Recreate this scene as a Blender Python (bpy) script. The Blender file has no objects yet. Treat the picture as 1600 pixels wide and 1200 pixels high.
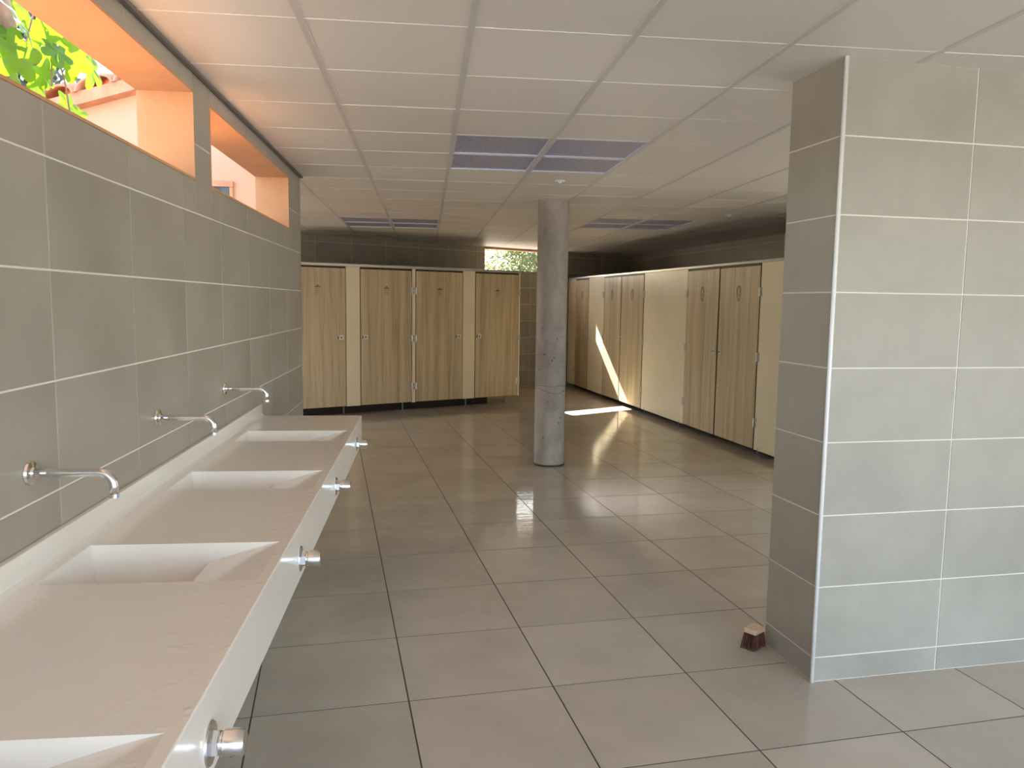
import bpy, bmesh, math, random
from mathutils import Vector, Matrix
random.seed(7)
SC = bpy.context.scene
COL = SC.collection
R = math.radians

# ------------------------------------------------------------------ camera
F_PX, YAW, PITCH, ROLL, CAM_H = 1209.76, 0.1112, -0.1049, 0.0141, 1.5908
def cam_axes():
    cy, sy, cp, sp = math.cos(YAW), math.sin(YAW), math.cos(PITCH), math.sin(PITCH)
    f = Vector((sy*cp, cy*cp, sp)); r = Vector((cy, -sy, 0)); u = r.cross(f)
    c, s = math.cos(ROLL), math.sin(ROLL)
    return c*r + s*u, -s*r + c*u, f
cr_, cu_, cf_ = cam_axes()
cam = bpy.data.cameras.new('camera')
cam.sensor_fit = 'HORIZONTAL'; cam.sensor_width = 36.0; cam.lens = F_PX/1600*36.0
cam.clip_start = 0.02; cam.clip_end = 300
camo = bpy.data.objects.new('camera', cam); COL.objects.link(camo)
camo.matrix_world = Matrix(((cr_.x, cu_.x, -cf_.x, 0), (cr_.y, cu_.y, -cf_.y, 0), (cr_.z, cu_.z, -cf_.z, CAM_H), (0, 0, 0, 1)))
SC.camera = camo
def in_view(p, m=60):
    d = Vector(p) - Vector((0, 0, CAM_H)); z = d.dot(cf_)
    if z < 0.3: return False
    return -m < 800 + F_PX*d.dot(cr_)/z < 1600+m and -m < 600 - F_PX*d.dot(cu_)/z < 1200+m

# ------------------------------------------------------------------ sky, sun, exposure
SUN_DIR = Vector((0.35, -1.0, -0.8)).normalized()
w = bpy.data.worlds.new('sky'); SC.world = w; w.use_nodes = True
nt = w.node_tree; nt.nodes.clear()
sky = nt.nodes.new('ShaderNodeTexSky'); sky.sky_type = 'NISHITA'; sky.sun_disc = False
sky.sun_elevation = math.asin(-SUN_DIR.z); sky.sun_rotation = math.atan2(-SUN_DIR.x, -SUN_DIR.y)
sky.air_density = 1.0; sky.dust_density = 2.5; sky.ozone_density = 1.0
hs = nt.nodes.new('ShaderNodeHueSaturation'); hs.inputs['Saturation'].default_value = 0.85
bg = nt.nodes.new('ShaderNodeBackground'); bg.inputs['Strength'].default_value = 0.32
wo = nt.nodes.new('ShaderNodeOutputWorld')
nt.links.new(sky.outputs[0], hs.inputs['Color']); nt.links.new(hs.outputs[0], bg.inputs['Color']); nt.links.new(bg.outputs[0], wo.inputs[0])
sl = bpy.data.lights.new('sun', 'SUN'); sl.energy = 13.0; sl.angle = R(0.6); sl.color = (1.0, 0.965, 0.89)
so = bpy.data.objects.new('sun', sl); COL.objects.link(so); so.location = (-6, 25, 20)
so.rotation_euler = SUN_DIR.to_track_quat('-Z', 'Y').to_euler()
SC.view_settings.view_transform = 'Standard'; SC.view_settings.look = 'None'
SC.view_settings.exposure = 1.86; SC.view_settings.gamma = 1.0; SC.view_settings.use_curve_mapping = False
cy = SC.cycles
cy.use_denoising = True; cy.max_bounces = 10; cy.diffuse_bounces = 6; cy.glossy_bounces = 5; cy.transmission_bounces = 6
cy.sample_clamp_indirect = 25.0; cy.blur_glossy = 0.3; cy.caustics_reflective = True

# ------------------------------------------------------------------ materials
def mat(name, col, rough=0.5, metal=0.0, spec=0.5, var=0.0, noise=None, namt=0.15, bump=0.0, bscale=40.0, coat=0.0, stretch=(1, 1, 1), rvar=0.0, col2=None):
    m = bpy.data.materials.new(name); m.use_nodes = True
    t = m.node_tree; b = t.nodes['Principled BSDF']
    b.inputs['Base Color'].default_value = (*col, 1); b.inputs['Roughness'].default_value = rough
    b.inputs['Metallic'].default_value = metal; b.inputs['Specular IOR Level'].default_value = spec
    b.inputs['Coat Weight'].default_value = coat; b.inputs['Coat Roughness'].default_value = 0.08
    tc = t.nodes.new('ShaderNodeTexCoord'); geo = t.nodes.new('ShaderNodeNewGeometry')
    mp = t.nodes.new('ShaderNodeMapping'); mp.inputs['Scale'].default_value = stretch
    t.links.new(geo.outputs['Position'], mp.inputs['Vector'])
    last = None
    if noise:
        n = t.nodes.new('ShaderNodeTexNoise'); n.inputs['Scale'].default_value = noise; n.inputs['Detail'].default_value = 6; n.inputs['Roughness'].default_value = 0.6
        if var:
            oi = t.nodes.new('ShaderNodeObjectInfo'); ad = t.nodes.new('ShaderNodeVectorMath'); ad.operation = 'ADD'
            cm = t.nodes.new('ShaderNodeVectorMath'); cm.operation = 'SCALE'; cm.inputs[0].default_value = (37, 17, 53)
            t.links.new(oi.outputs['Random'], cm.inputs['Scale']); t.links.new(mp.outputs[0], ad.inputs[0]); t.links.new(cm.outputs[0], ad.inputs[1])
            t.links.new(ad.outputs[0], n.inputs['Vector'])
        else:
            t.links.new(mp.outputs[0], n.inputs['Vector'])
        rp = t.nodes.new('ShaderNodeValToRGB'); rp.color_ramp.elements[0].position = 0.3; rp.color_ramp.elements[1].position = 0.7
        c2 = col2 or tuple(min(1, c*(1+namt)) for c in col)
        rp.color_ramp.elements[0].color = (*[c*(1-namt) for c in col], 1); rp.color_ramp.elements[1].color = (*c2, 1)
        t.links.new(n.outputs['Fac'], rp.inputs[0]); last = rp.outputs[0]
        if rvar:
            mr = t.nodes.new('ShaderNodeMapRange'); mr.inputs['From Min'].default_value = 0.3; mr.inputs['From Max'].default_value = 0.7
            mr.inputs['To Min'].default_value = max(0.02, rough-rvar); mr.inputs['To Max'].default_value = rough+rvar
            t.links.new(n.outputs['Fac'], mr.inputs['Value']); t.links.new(mr.outputs[0], b.inputs['Roughness'])
    if var:
        oi2 = t.nodes.new('ShaderNodeObjectInfo'); mr2 = t.nodes.new('ShaderNodeMapRange')
        mr2.inputs['To Min'].default_value = 1-var; mr2.inputs['To Max'].default_value = 1+var
        t.links.new(oi2.outputs['Random'], mr2.inputs['Value'])
        hv = t.nodes.new('ShaderNodeHueSaturation'); t.links.new(mr2.outputs[0], hv.inputs['Value'])
        if last: t.links.new(last, hv.inputs['Color'])
        else: hv.inputs['Color'].default_value = (*col, 1)
        last = hv.outputs[0]
    if last: t.links.new(last, b.inputs['Base Color'])
    if bump:
        n2 = t.nodes.new('ShaderNodeTexNoise'); n2.inputs['Scale'].default_value = bscale; n2.inputs['Detail'].default_value = 3
        t.links.new(mp.outputs[0], n2.inputs['Vector'])
        bp = t.nodes.new('ShaderNodeBump'); bp.inputs['Strength'].default_value = bump; bp.inputs['Distance'].default_value = 0.01
        t.links.new(n2.outputs['Fac'], bp.inputs['Height']); t.links.new(bp.outputs[0], b.inputs['Normal'])
    return m

M = {}
M['wall_tile'] = mat('greige_wall_tile', (0.350, 0.322, 0.266), 0.38, var=0.04, noise=2.6, namt=0.11, rvar=0.08)
M['grout_light'] = mat('light_grout', (0.78, 0.74, 0.66), 0.8)
M['grout_dark'] = mat('dark_grout', (0.07, 0.058, 0.047), 0.8)
M['ceil_tile'] = mat('ceiling_tile_white', (0.73, 0.695, 0.645), 0.42, var=0.035, spec=0.35)
M['ceil_tile_lit'] = mat('ceiling_tile_catching_light', (0.80, 0.77, 0.71), 0.42, var=0.02, spec=0.35)
M['rail'] = mat('ceiling_rail_white', (0.58, 0.555, 0.53), 0.4)
M['rail_thin'] = mat('ceiling_cross_rail', (0.78, 0.74, 0.70), 0.4)
M['diffuser'] = mat('lavender_diffuser', (0.33, 0.335, 0.47), 0.3, noise=60, namt=0.35, bump=0.3, bscale=90)
M['frame_blue'] = mat('diffuser_frame', (0.62, 0.64, 0.80), 0.3)
M['trim_white'] = mat('white_edge_trim', (0.85, 0.85, 0.84), 0.3)
M['trim_shadow_gap'] = mat('shadow_gap_trim', (0.16, 0.14, 0.125), 0.5)
M['concrete'] = mat('raw_concrete', (0.35, 0.315, 0.275), 0.6, noise=5, namt=0.28, bump=0.25, bscale=35, stretch=(1, 1, 0.6))
M['cream'] = mat('cream_laminate', (0.88, 0.79, 0.55), 0.33, noise=2, namt=0.04)
M['core'] = mat('dark_brown_core_and_gap_shade', (0.045, 0.028, 0.018), 0.5)
M['alu'] = mat('satin_aluminium', (0.62, 0.60, 0.55), 0.35, metal=0.6)
M['chrome'] = mat('polished_chrome', (0.80, 0.80, 0.81), 0.06, metal=1.0)
M['steel'] = mat('brushed_hinge_steel', (0.60, 0.58, 0.53), 0.3, metal=0.8)
M['foot'] = mat('grey_green_plastic', (0.16, 0.19, 0.17), 0.4)
M['lockplate'] = mat('pale_lock_plate', (0.72, 0.70, 0.66), 0.3, metal=0.3)
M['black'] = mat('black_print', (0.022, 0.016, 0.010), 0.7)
M['plaster'] = mat('orange_plaster', (0.56, 0.295, 0.145), 0.85, noise=6, namt=0.06, bump=0.15, bscale=60)
M['plaster_pink'] = mat('peach_render', (0.62, 0.37, 0.235), 0.85, noise=4, namt=0.05)
M['clay'] = mat('clay_roof_tile', (0.62, 0.27, 0.15), 0.7, noise=9, namt=0.2, var=0.08)
M['ground'] = mat('pale_paving', (0.36, 0.335, 0.295), 0.8, noise=1.5, namt=0.1)
M['bounce_cut'] = mat('bounce_cut_earth', (0.15, 0.125, 0.085), 0.95, noise=5, namt=0.3)
M['bark'] = mat('grey_brown_bark', (0.22, 0.14, 0.10), 0.9, noise=12, namt=0.3, bump=0.5, bscale=30)
M['bark_dark'] = mat('dark_pine_bark', (0.10, 0.085, 0.08), 0.9, noise=12, namt=0.3)
M['bristle'] = mat('red_brown_bristle', (0.10, 0.028, 0.014), 0.7, noise=80, namt=0.4)
M['brushwood'] = mat('pale_brush_wood', (0.66, 0.48, 0.30), 0.5, noise=20, namt=0.08)
M['white'] = mat('white_plastic', (0.8, 0.8, 0.78), 0.4)
M['glass_dark'] = mat('dark_window_glass', (0.04, 0.045, 0.05), 0.08)
M['roofslab'] = mat('roof_slab_grey', (0.35, 0.33, 0.31), 0.9)

def floor_material():
    m = mat('wet_greige_floor_tile', (0.55, 0.485, 0.395), 0.22, var=0.035, noise=2.2, namt=0.10)
    t = m.node_tree; b = t.nodes['Principled BSDF']
    geo = t.nodes.new('ShaderNodeNewGeometry')
    n = t.nodes.new('ShaderNodeTexNoise'); n.inputs['Scale'].default_value = 0.9; n.inputs['Detail'].default_value = 4
    t.links.new(geo.outputs['Position'], n.inputs['Vector'])
    sx = t.nodes.new('ShaderNodeSeparateXYZ'); t.links.new(geo.outputs['Position'], sx.inputs[0])
    # the floor is wetter towards the cubicles
    wet = t.nodes.new('ShaderNodeMapRange'); wet.inputs['From Min'].default_value = 1.6; wet.inputs['From Max'].default_value = 5.0; wet.interpolation_type = 'SMOOTHSTEP'
    t.links.new(sx.outputs['Y'], wet.inputs['Value'])
    mr = t.nodes.new('ShaderNodeMapRange'); mr.inputs['From Min'].default_value = 0.25; mr.inputs['From Max'].default_value = 0.8
    t.links.new(n.outputs['Fac'], mr.inputs['Value'])
    ad = t.nodes.new('ShaderNodeMath'); ad.operation = 'MULTIPLY_ADD'; ad.inputs[1].default_value = 0.5; ad.inputs[2].default_value = 0.6
    t.links.new(mr.outputs[0], ad.inputs[0])
    mul = t.nodes.new('ShaderNodeMath'); mul.operation = 'MULTIPLY'
    t.links.new(ad.outputs[0], mul.inputs[0]); t.links.new(wet.outputs[0], mul.inputs[1])
    mx = t.nodes.new('ShaderNodeMapRange'); mx.inputs['From Max'].default_value = 0.95
    mx.inputs['To Min'].default_value = 0.26; mx.inputs['To Max'].default_value = 0.045
    t.links.new(mul.outputs[0], mx.inputs['Value']); t.links.new(mx.outputs[0], b.inputs['Roughness'])
    b.inputs['Specular IOR Level'].default_value = 0.9
    n2 = t.nodes.new('ShaderNodeTexNoise'); n2.inputs['Scale'].default_value = 8; n2.inputs['Detail'].default_value = 3
    mp = t.nodes.new('ShaderNodeMapping'); mp.inputs['Scale'].default_value = (0.7, 2.2, 1)
    t.links.new(geo.outputs['Position'], mp.inputs[0]); t.links.new(mp.outputs[0], n2.inputs['Vector'])
    bp = t.nodes.new('ShaderNodeBump'); bp.inputs['Strength'].default_value = 0.11; bp.inputs['Distance'].default_value = 0.01
    t.links.new(n2.outputs['Fac'], bp.inputs['Height']); t.links.new(bp.outputs[0], b.inputs['Normal'])
    return m
M['floor'] = floor_material()

def counter_material():
    m = mat('cream_white_solid_surface', (0.88, 0.82, 0.74), 0.20, noise=1.5, namt=0.02)
    t = m.node_tree; b = t.nodes['Principled BSDF']
    geo = t.nodes.new('ShaderNodeNewGeometry'); sx = t.nodes.new('ShaderNodeSeparateXYZ'); t.links.new(geo.outputs['Position'], sx.inputs[0])
    edge = t.nodes.new('ShaderNodeMapRange'); edge.inputs['From Min'].default_value = -0.62; edge.inputs['From Max'].default_value = -0.45
    t.links.new(sx.outputs['X'], edge.inputs['Value'])
    n = t.nodes.new('ShaderNodeTexNoise'); n.inputs['Scale'].default_value = 26; n.inputs['Detail'].default_value = 2
    t.links.new(geo.outputs['Position'], n.inputs['Vector'])
    rp = t.nodes.new('ShaderNodeMapRange'); rp.inputs['From Min'].default_value = 0.58; rp.inputs['From Max'].default_value = 0.78
    t.links.new(n.outputs['Fac'], rp.inputs['Value'])
    mul = t.nodes.new('ShaderNodeMath'); mul.operation = 'MULTIPLY'
    sn = t.nodes.new('ShaderNodeSeparateXYZ'); t.links.new(geo.outputs['True Normal'], sn.inputs[0])
    up = t.nodes.new('ShaderNodeMath'); up.operation = 'GREATER_THAN'; up.inputs[1].default_value = 0.8; t.links.new(sn.outputs['Z'], up.inputs[0])
    m2 = t.nodes.new('ShaderNodeMath'); m2.operation = 'MULTIPLY'; t.links.new(edge.outputs[0], m2.inputs[0]); t.links.new(up.outputs[0], m2.inputs[1])
    t.links.new(rp.outputs[0], mul.inputs[0]); t.links.new(m2.outputs[0], mul.inputs[1])
    bp = t.nodes.new('ShaderNodeBump'); bp.inputs['Strength'].default_value = 0.25; bp.inputs['Distance'].default_value = 0.006
    t.links.new(mul.outputs[0], bp.inputs['Height']); t.links.new(bp.outputs[0], b.inputs['Normal'])
    b.inputs['Coat Weight'].default_value = 0.3
    return m
M['counter'] = counter_material()

def wood_material():
    m = bpy.data.materials.new('oak_grain_laminate'); m.use_nodes = True
    t = m.node_tree; b = t.nodes['Principled BSDF']
    tc = t.nodes.new('ShaderNodeTexCoord'); oi = t.nodes.new('ShaderNodeObjectInfo')
    sc = t.nodes.new('ShaderNodeVectorMath'); sc.operation = 'SCALE'; sc.inputs[0].default_value = (31, 0, 47)
    ad = t.nodes.new('ShaderNodeVectorMath'); ad.operation = 'ADD'
    t.links.new(oi.outputs['Random'], sc.inputs['Scale']); t.links.new(tc.outputs['Object'], ad.inputs[0]); t.links.new(sc.outputs[0], ad.inputs[1])
    def layer(scale, sz, detail, dist=0.0):
        mp = t.nodes.new('ShaderNodeMapping'); mp.inputs['Scale'].default_value = (scale, scale, sz)
        n = t.nodes.new('ShaderNodeTexNoise'); n.inputs['Scale'].default_value = 1; n.inputs['Detail'].default_value = detail
        n.inputs['Distortion'].default_value = dist
        t.links.new(ad.outputs[0], mp.inputs[0]); t.links.new(mp.outputs[0], n.inputs['Vector']); return n.outputs['Fac']
    a = layer(11, 0.35, 4, 0.4); c = layer(70, 1.6, 5, 0.3)
    mx = t.nodes.new('ShaderNodeMath'); mx.operation = 'MULTIPLY_ADD'; mx.inputs[1].default_value = 0.55
    ml = t.nodes.new('ShaderNodeMath'); ml.operation = 'MULTIPLY'; ml.inputs[1].default_value = 0.45
    t.links.new(c, ml.inputs[0]); t.links.new(a, mx.inputs[0]); t.links.new(ml.outputs[0], mx.inputs[2])
    rp = t.nodes.new('ShaderNodeValToRGB'); cr = rp.color_ramp
    cr.elements[0].position = 0.33; cr.elements[0].color = (0.36, 0.278, 0.165, 1)
    cr.elements[1].position = 0.66; cr.elements[1].color = (0.74, 0.61, 0.395, 1)
    e = cr.elements.new(0.5); e.color = (0.60, 0.485, 0.30, 1)
    t.links.new(mx.outputs[0], rp.inputs[0]); t.links.new(rp.outputs[0], b.inputs['Base Color'])
    b.inputs['Roughness'].default_value = 0.38
    return m
M['wood'] = wood_material()

def leaf_material(name, col, tr, amt=0.55):
    m = bpy.data.materials.new(name); m.use_nodes = True; t = m.node_tree; t.nodes.clear()
    d = t.nodes.new('ShaderNodeBsdfPrincipled'); d.inputs['Base Color'].default_value = (*col, 1); d.inputs['Roughness'].default_value = 0.5
    s = t.nodes.new('ShaderNodeBsdfTranslucent'); s.inputs['Color'].default_value = (*tr, 1)
    x = t.nodes.new('ShaderNodeMixShader'); x.inputs[0].default_value = amt
    o = t.nodes.new('ShaderNodeOutputMaterial')
    t.links.new(d.outputs[0], x.inputs[1]); t.links.new(s.outputs[0], x.inputs[2]); t.links.new(x.outputs[0], o.inputs[0])
    return m
M['leaf'] = leaf_material('fig_leaf', (0.06, 0.11, 0.010), (0.14, 0.28, 0.006))
M['leaf_pine'] = leaf_material('pine_needle', (0.032, 0.05, 0.05), (0.035, 0.05, 0.03), 0.3)
M['leaf_bush'] = leaf_material('pale_shrub_leaf', (0.15, 0.165, 0.075), (0.12, 0.15, 0.04), 0.45)

# ------------------------------------------------------------------ helpers
def tag(o, label=None, cat=None, group=None, kind=None):
    if label: o['label'] = label
    if cat: o['category'] = cat
    if group: o['group'] = group
    if kind: o['kind'] = kind
    return o
def link(name, data, m=None, parent=None, mw=None):
    if m is not None and data is not None and not data.materials: data.materials.append(M[m])
    o = bpy.data.objects.new(name, data); COL.objects.link(o)
    if parent: o.parent = parent
    if mw is not None: o.matrix_local = mw
    return o
def empty(name, loc=(0, 0, 0), rz=0.0):
    o = bpy.data.objects.new(name, None); COL.objects.link(o); o.empty_display_size = 0.1
    o.location = loc; o.rotation_euler = (0, 0, rz); return o
def bm_mesh(bm, name, smooth=False):
    bmesh.ops.recalc_face_normals(bm, faces=bm.faces[:])
    me = bpy.data.meshes.new(name); bm.to_mesh(me); bm.free()
    if smooth:
        for p in me.polygons: p.use_smooth = True
    return me
def add_box(bm, x0, x1, y0, y1, z0, z1):
    v = [bm.verts.new(c) for c in ((x0, y0, z0), (x1, y0, z0), (x1, y1, z0), (x0, y1, z0), (x0, y0, z1), (x1, y0, z1), (x1, y1, z1), (x0, y1, z1))]
    for f in ((3, 2, 1, 0), (4, 5, 6, 7), (0, 1, 5, 4), (1, 2, 6, 5), (2, 3, 7, 6), (3, 0, 4, 7)): bm.faces.new([v[i] for i in f])
    return v
def box(name, dims, m, parent=None, bevel=0.0, mw=None):
    bm = bmesh.new(); add_box(bm, *dims)
    if bevel: bmesh.ops.bevel(bm, geom=bm.edges[:], offset=bevel, segments=2, affect='EDGES', profile=0.6)
    return link(name, bm_mesh(bm, name), m, parent, mw)
def boxes(name, dl, m, parent=None):
    bm = bmesh.new()
    for d in dl: add_box(bm, *d)
    return link(name, bm_mesh(bm, name), m, parent)
def add_lathe(bm, prof, n=24, mw=None):
    """prof: (radius, height) pairs along local z"""
    rings = []
    for r, z in prof:
        if r < 1e-6: rings.append([bm.verts.new((0, 0, z))])
        else: rings.append([bm.verts.new((r*math.cos(2*math.pi*k/n), r*math.sin(2*math.pi*k/n), z)) for k in range(n)])
    for a, b in zip(rings, rings[1:]):
        for k in range(n):
            q = [a[k % len(a)], a[(k+1) % len(a)], b[(k+1) % len(b)], b[k % len(b)]]
            u = []
            for v in q:
                if v not in u: u.append(v)
            if len(u) >= 3: bm.faces.new(u)
    if mw is not None: bmesh.ops.transform(bm, matrix=mw, verts=[v for r in rings for v in r])
def lathe(name, prof, m, parent=None, n=24, mw=None, smooth=True):
    bm = bmesh.new(); add_lathe(bm, prof, n)
    me = bm_mesh(bm, name, smooth)
    o = link(name, me, m, parent, mw)
    if smooth:
        md = o.modifiers.new('split', 'EDGE_SPLIT'); md.split_angle = R(35)
    return o
def add_tube(bm, pts, rad, n=12, cap=True):
    pts = [Vector(p) for p in pts]
    rads = rad if isinstance(rad, (list, tuple)) else [rad]*len(pts)
    prev = None; rings = []
    for i, p in enumerate(pts):
        t = (pts[min(i+1, len(pts)-1)] - pts[max(i-1, 0)]).normalized()
        if prev is None:
            up = Vector((0, 0, 1)) if abs(t.z) < 0.9 else Vector((1, 0, 0)); a = t.cross(up).normalized()
        else:
            a = (prev - t*prev.dot(t)).normalized()
        prev = a; b = t.cross(a)
        rings.append([bm.verts.new(p + (a*math.cos(2*math.pi*k/n) + b*math.sin(2*math.pi*k/n))*rads[i]) for k in range(n)])
    for a, b in zip(rings, rings[1:]):
        for k in range(n): bm.faces.new((a[k], a[(k+1) % n], b[(k+1) % n], b[k]))
    if cap: bm.faces.new(rings[0][::-1]); bm.faces.new(rings[-1])
def tube(name, pts, rad, m, parent=None, n=12):
    bm = bmesh.new(); add_tube(bm, pts, rad, n); return link(name, bm_mesh(bm, name, True), m, parent)
def prism(name, poly, z0, z1, m, parent=None):
    bm = bmesh.new()
    a = [bm.verts.new((x, y, z0)) for x, y in poly]; b = [bm.verts.new((x, y, z1)) for x, y in poly]; n = len(poly)
    bm.faces.new(a[::-1]); bm.faces.new(b)
    for k in range(n): bm.faces.new((a[k], a[(k+1) % n], b[(k+1) % n], b[k]))
    return link(name, bm_mesh(bm, name), m, parent)
_tc = {}
def tile_mesh(wd, ht, t, m, b=0.0008):
    k = (round(wd, 4), round(ht, 4), round(t, 4), m)
    if k not in _tc:
        x, y = wd/2, ht/2
        v = [(-x, -y, 0), (x, -y, 0), (x, y, 0), (-x, y, 0), (-x, -y, t-b), (x, -y, t-b), (x, y, t-b), (-x, y, t-b), (-x+b, -y+b, t), (x-b, -y+b, t), (x-b, y-b, t), (-x+b, y-b, t)]
        f = [(0, 1, 5, 4), (1, 2, 6, 5), (2, 3, 7, 6), (3, 0, 4, 7), (4, 5, 9, 8), (5, 6, 10, 9), (6, 7, 11, 10), (7, 4, 8, 11), (8, 9, 10, 11)]
        me = bpy.data.meshes.new('tile'); me.from_pydata(v, [], f); me.materials.append(M[m]); _tc[k] = me
    return _tc[k]
def sub_rect(r, h):
    """rectangle r minus rectangle h -> list of rectangles (u0,u1,v0,v1)"""
    u0, u1, v0, v1 = r; a0, a1, b0, b1 = h
    if a1 <= u0 or a0 >= u1 or b1 <= v0 or b0 >= v1: return [r]
    out = []
    if a0 > u0: out.append((u0, a0, v0, v1))
    if a1 < u1: out.append((a1, u1, v0, v1))
    m0, m1 = max(u0, a0), min(u1, a1)
    if b0 > v0: out.append((m0, m1, v0, b0))
    if b1 < v1: out.append((m0, m1, b1, v1))
    return out
def tile_wall(parent, O, u, n, us, vs, m='wall_tile', t=0.0025, gap=0.0058, holes=(), name='tile'):
    """tiles between the joints us (along u) and vs (heights) standing t proud of the plane through O"""
    u = Vector(u).normalized(); n = Vector(n).normalized(); v = Vector((0, 0, 1)); O = Vector(O)
    for a, b in zip(us, us[1:]):
        for c, d in zip(vs, vs[1:]):
            rs = [(a, b, c, d)]
            for h in holes: rs = [q for r in rs for q in sub_rect(r, h)]
            for (x0, x1, z0, z1) in rs:
                if x1-x0 < 0.02 or z1-z0 < 0.02: continue
                me = tile_mesh(x1-x0-gap, z1-z0-gap, t, m)
                p = O + u*(x0+x1)/2 + v*(z0+z1)/2
                mw = Matrix(((u.x, v.x, n.x, p.x), (u.y, v.y, n.y, p.y), (u.z, v.z, n.z, p.z), (0, 0, 0, 1)))
                link(name, me, None, parent, mw)
def joints(lo, hi, start, step):
    k = math.ceil((lo-start)/step + 0.05); out = [lo]
    while start + k*step < hi - 0.02: out.append(start + k*step); k += 1
    return out + [hi]

# ------------------------------------------------------------------ room dimensions
H = 2.567
XL = -1.0065          # left wall core face (tiles stand 6 mm proud)
TP = 0.0025
WL0, WL1 = -2.4, 6.46
BW = lambda x: 13.2 + 0.6*x              # back wall line
RW = lambda y: 4.80 - 0.1087*(y-10.145)  # right wall line
cxr = (4.80 - 0.1087*(13.2-10.145)) / (1 + 0.1087*0.6)   # corner of right and back wall
CORNER = (cxr, BW(cxr))
Z_J = joints(0.0, H+0.02, 1.9604, 0.3)

# --- floor
fl = prism('floor', [(-3.8, -2.4), (6.6, -2.4), (6.2, 16.6), (-3.8, 16.6)], -0.15, -0.0008, 'grout_dark')
tag(fl, 'wet greige floor of large square tiles with thin dark joints', 'floor', kind='structure')
th = 0.1189; ca, sa = math.cos(th), math.sin(th)
S = 0.6; cand = []; rest = bmesh.new()
def inside(x, y, e=0.35):
    if y < -2.5 or y > BW(x)+e or x > RW(y)+e: return False
    if y < 6.3 and x < -1.0-e: return False
    return x > -3.7
me_f = tile_mesh(S-0.006, S-0.006, 0.003, 'floor', 0.0003)
for i in range(-12, 14):
    for k in range(-10, 26):
        a, b = 0.2876 + (i+.5)*S, 2.9588 + (k+.5)*S
        x, y = ca*a - sa*b, sa*a + ca*b
        if not inside(x, y): continue
        vis = any(in_view((x+dx, y+dy, 0), 5) for dx in (-.3, 0, .3) for dy in (-.3, 0, .3)) and not (x > 1.9 and 3.3 < y < 6.0) and not (y > BW(x) - 1.0) and not (x > RW(y)-1.0 and y > 3)
        cand.append((vis, x*x+y*y, x, y))
cand.sort(key=lambda c: (not c[0], c[1]))
for j, (vis, d, x, y) in enumerate(cand):
    mw = Matrix.Translation((x, y, -0.003)) @ Matrix.Rotation(th, 4, 'Z')
    if vis and j < 300: link('floor_tile', me_f, None, fl, mw)
    else:
        tmp = me_f.copy(); tmp.transform(mw); rest.from_mesh(tmp); bpy.data.meshes.remove(tmp)
o = link('floor_tile_field', bm_mesh(rest, 'floor_tile_field'), 'floor', fl); o['kind'] = 'stuff'

# --- left wall with two clerestory openings
SILL, HEAD = 2.105, 2.480
W1 = (-0.60, 3.59); W2 = (3.845, 5.925)  # first slot lengthened out of view to let in more light
XO = -1.236
wl = boxes('wall_left', [(XO, XL, WL0, WL1, 0, SILL), (XO, XL, WL0, WL1, HEAD, 2.75), (XO, XL, WL0, W1[0], SILL, HEAD), (XO, XL, W1[1], W2[0], SILL, HEAD), (XO, XL, W2[1], WL1, SILL, HEAD)], 'grout_light')
tag(wl, 'tiled greige left wall above the washbasin counter', 'wall', kind='structure')
tile_wall(wl, (XL, 0, 0), (0, 1, 0), (1, 0, 0), joints(WL0, WL1, 2.2224, 0.5922), Z_J, holes=[(W1[0], W1[1], SILL, HEAD), (W2[0], W2[1], SILL, HEAD)])
box('plaster_coat', (XO-0.012, XO, WL0, 6.2, 0, SILL-0.0), 'plaster', wl)
for nm, (a, b), lab in (('window_1', W1, 'long open window slot with orange plaster reveal and leaves outside'), ('window_2', W2, 'open window slot with orange plaster reveal nearest the wall corner')):
    e = tag(empty(nm, (XL, (a+b)/2, SILL)), lab, 'window', kind='structure'); t = 0.008
    loc = lambda d: (d[0]-XL, d[1]-XL, d[2]-(a+b)/2, d[3]-(a+b)/2, d[4]-SILL, d[5]-SILL)
    box('sill', loc((XO, XL+.004, a, b, SILL-.002, SILL+t)), 'plaster', e)
    box('lintel', loc((XO, XL+.004, a, b, HEAD-t, HEAD+.002)), 'plaster', e)
    box('jamb', loc((XO, XL+.004, a-.002, a+t, SILL+t, HEAD-t)), 'plaster', e)
    box('jamb', loc((XO, XL+.004, b-t, b+.002, SILL+t, HEAD-t)), 'plaster', e)

# --- back wall with one opening
ub = Vector((1, 0.6, 0)).normalized(); nb = Vector((0.6, -1, 0)).normalized(); kb = math.sqrt(1.36)
def bpt(s, d):   # s along the wall from x=0, d out of the room
    return (ub.x*s - nb.x*d, 13.2 + ub.y*s - nb.y*d)
BT = 0.13; s0, s1 = -3.8*kb, CORNER[0]*kb + 0.1
ws0, ws1, wz0, wz1 = 1.02*kb, 2.40*kb, 2.155, 2.535
wb = empty('tmp'); bpy.data.objects.remove(wb)
bmw = bmesh.new()
def add_wallbox(bm, pt, a, b, z0, z1, d0, d1):
    v = [bm.verts.new((*pt(s, d), z)) for z in (z0, z1) for s, d in ((a, d0), (b, d0), (b, d1), (a, d1))]
    for f in ((3, 2, 1, 0), (4, 5, 6, 7), (0, 1, 5, 4), (1, 2, 6, 5), (2, 3, 7, 6), (3, 0, 4, 7)): bm.faces.new([v[q] for q in f])
for d in ((s0, s1, 0, wz0), (s0, s1, wz1, 2.75), (s0, ws0, wz0, wz1), (ws1, s1, wz0, wz1)): add_wallbox(bmw, bpt, *d, 0, BT)
wb = tag(link('wall_back', bm_mesh(bmw, 'wall_back'), 'grout_light'), 'tiled back wall rising behind the wooden cubicles', 'wall', kind='structure')
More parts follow.
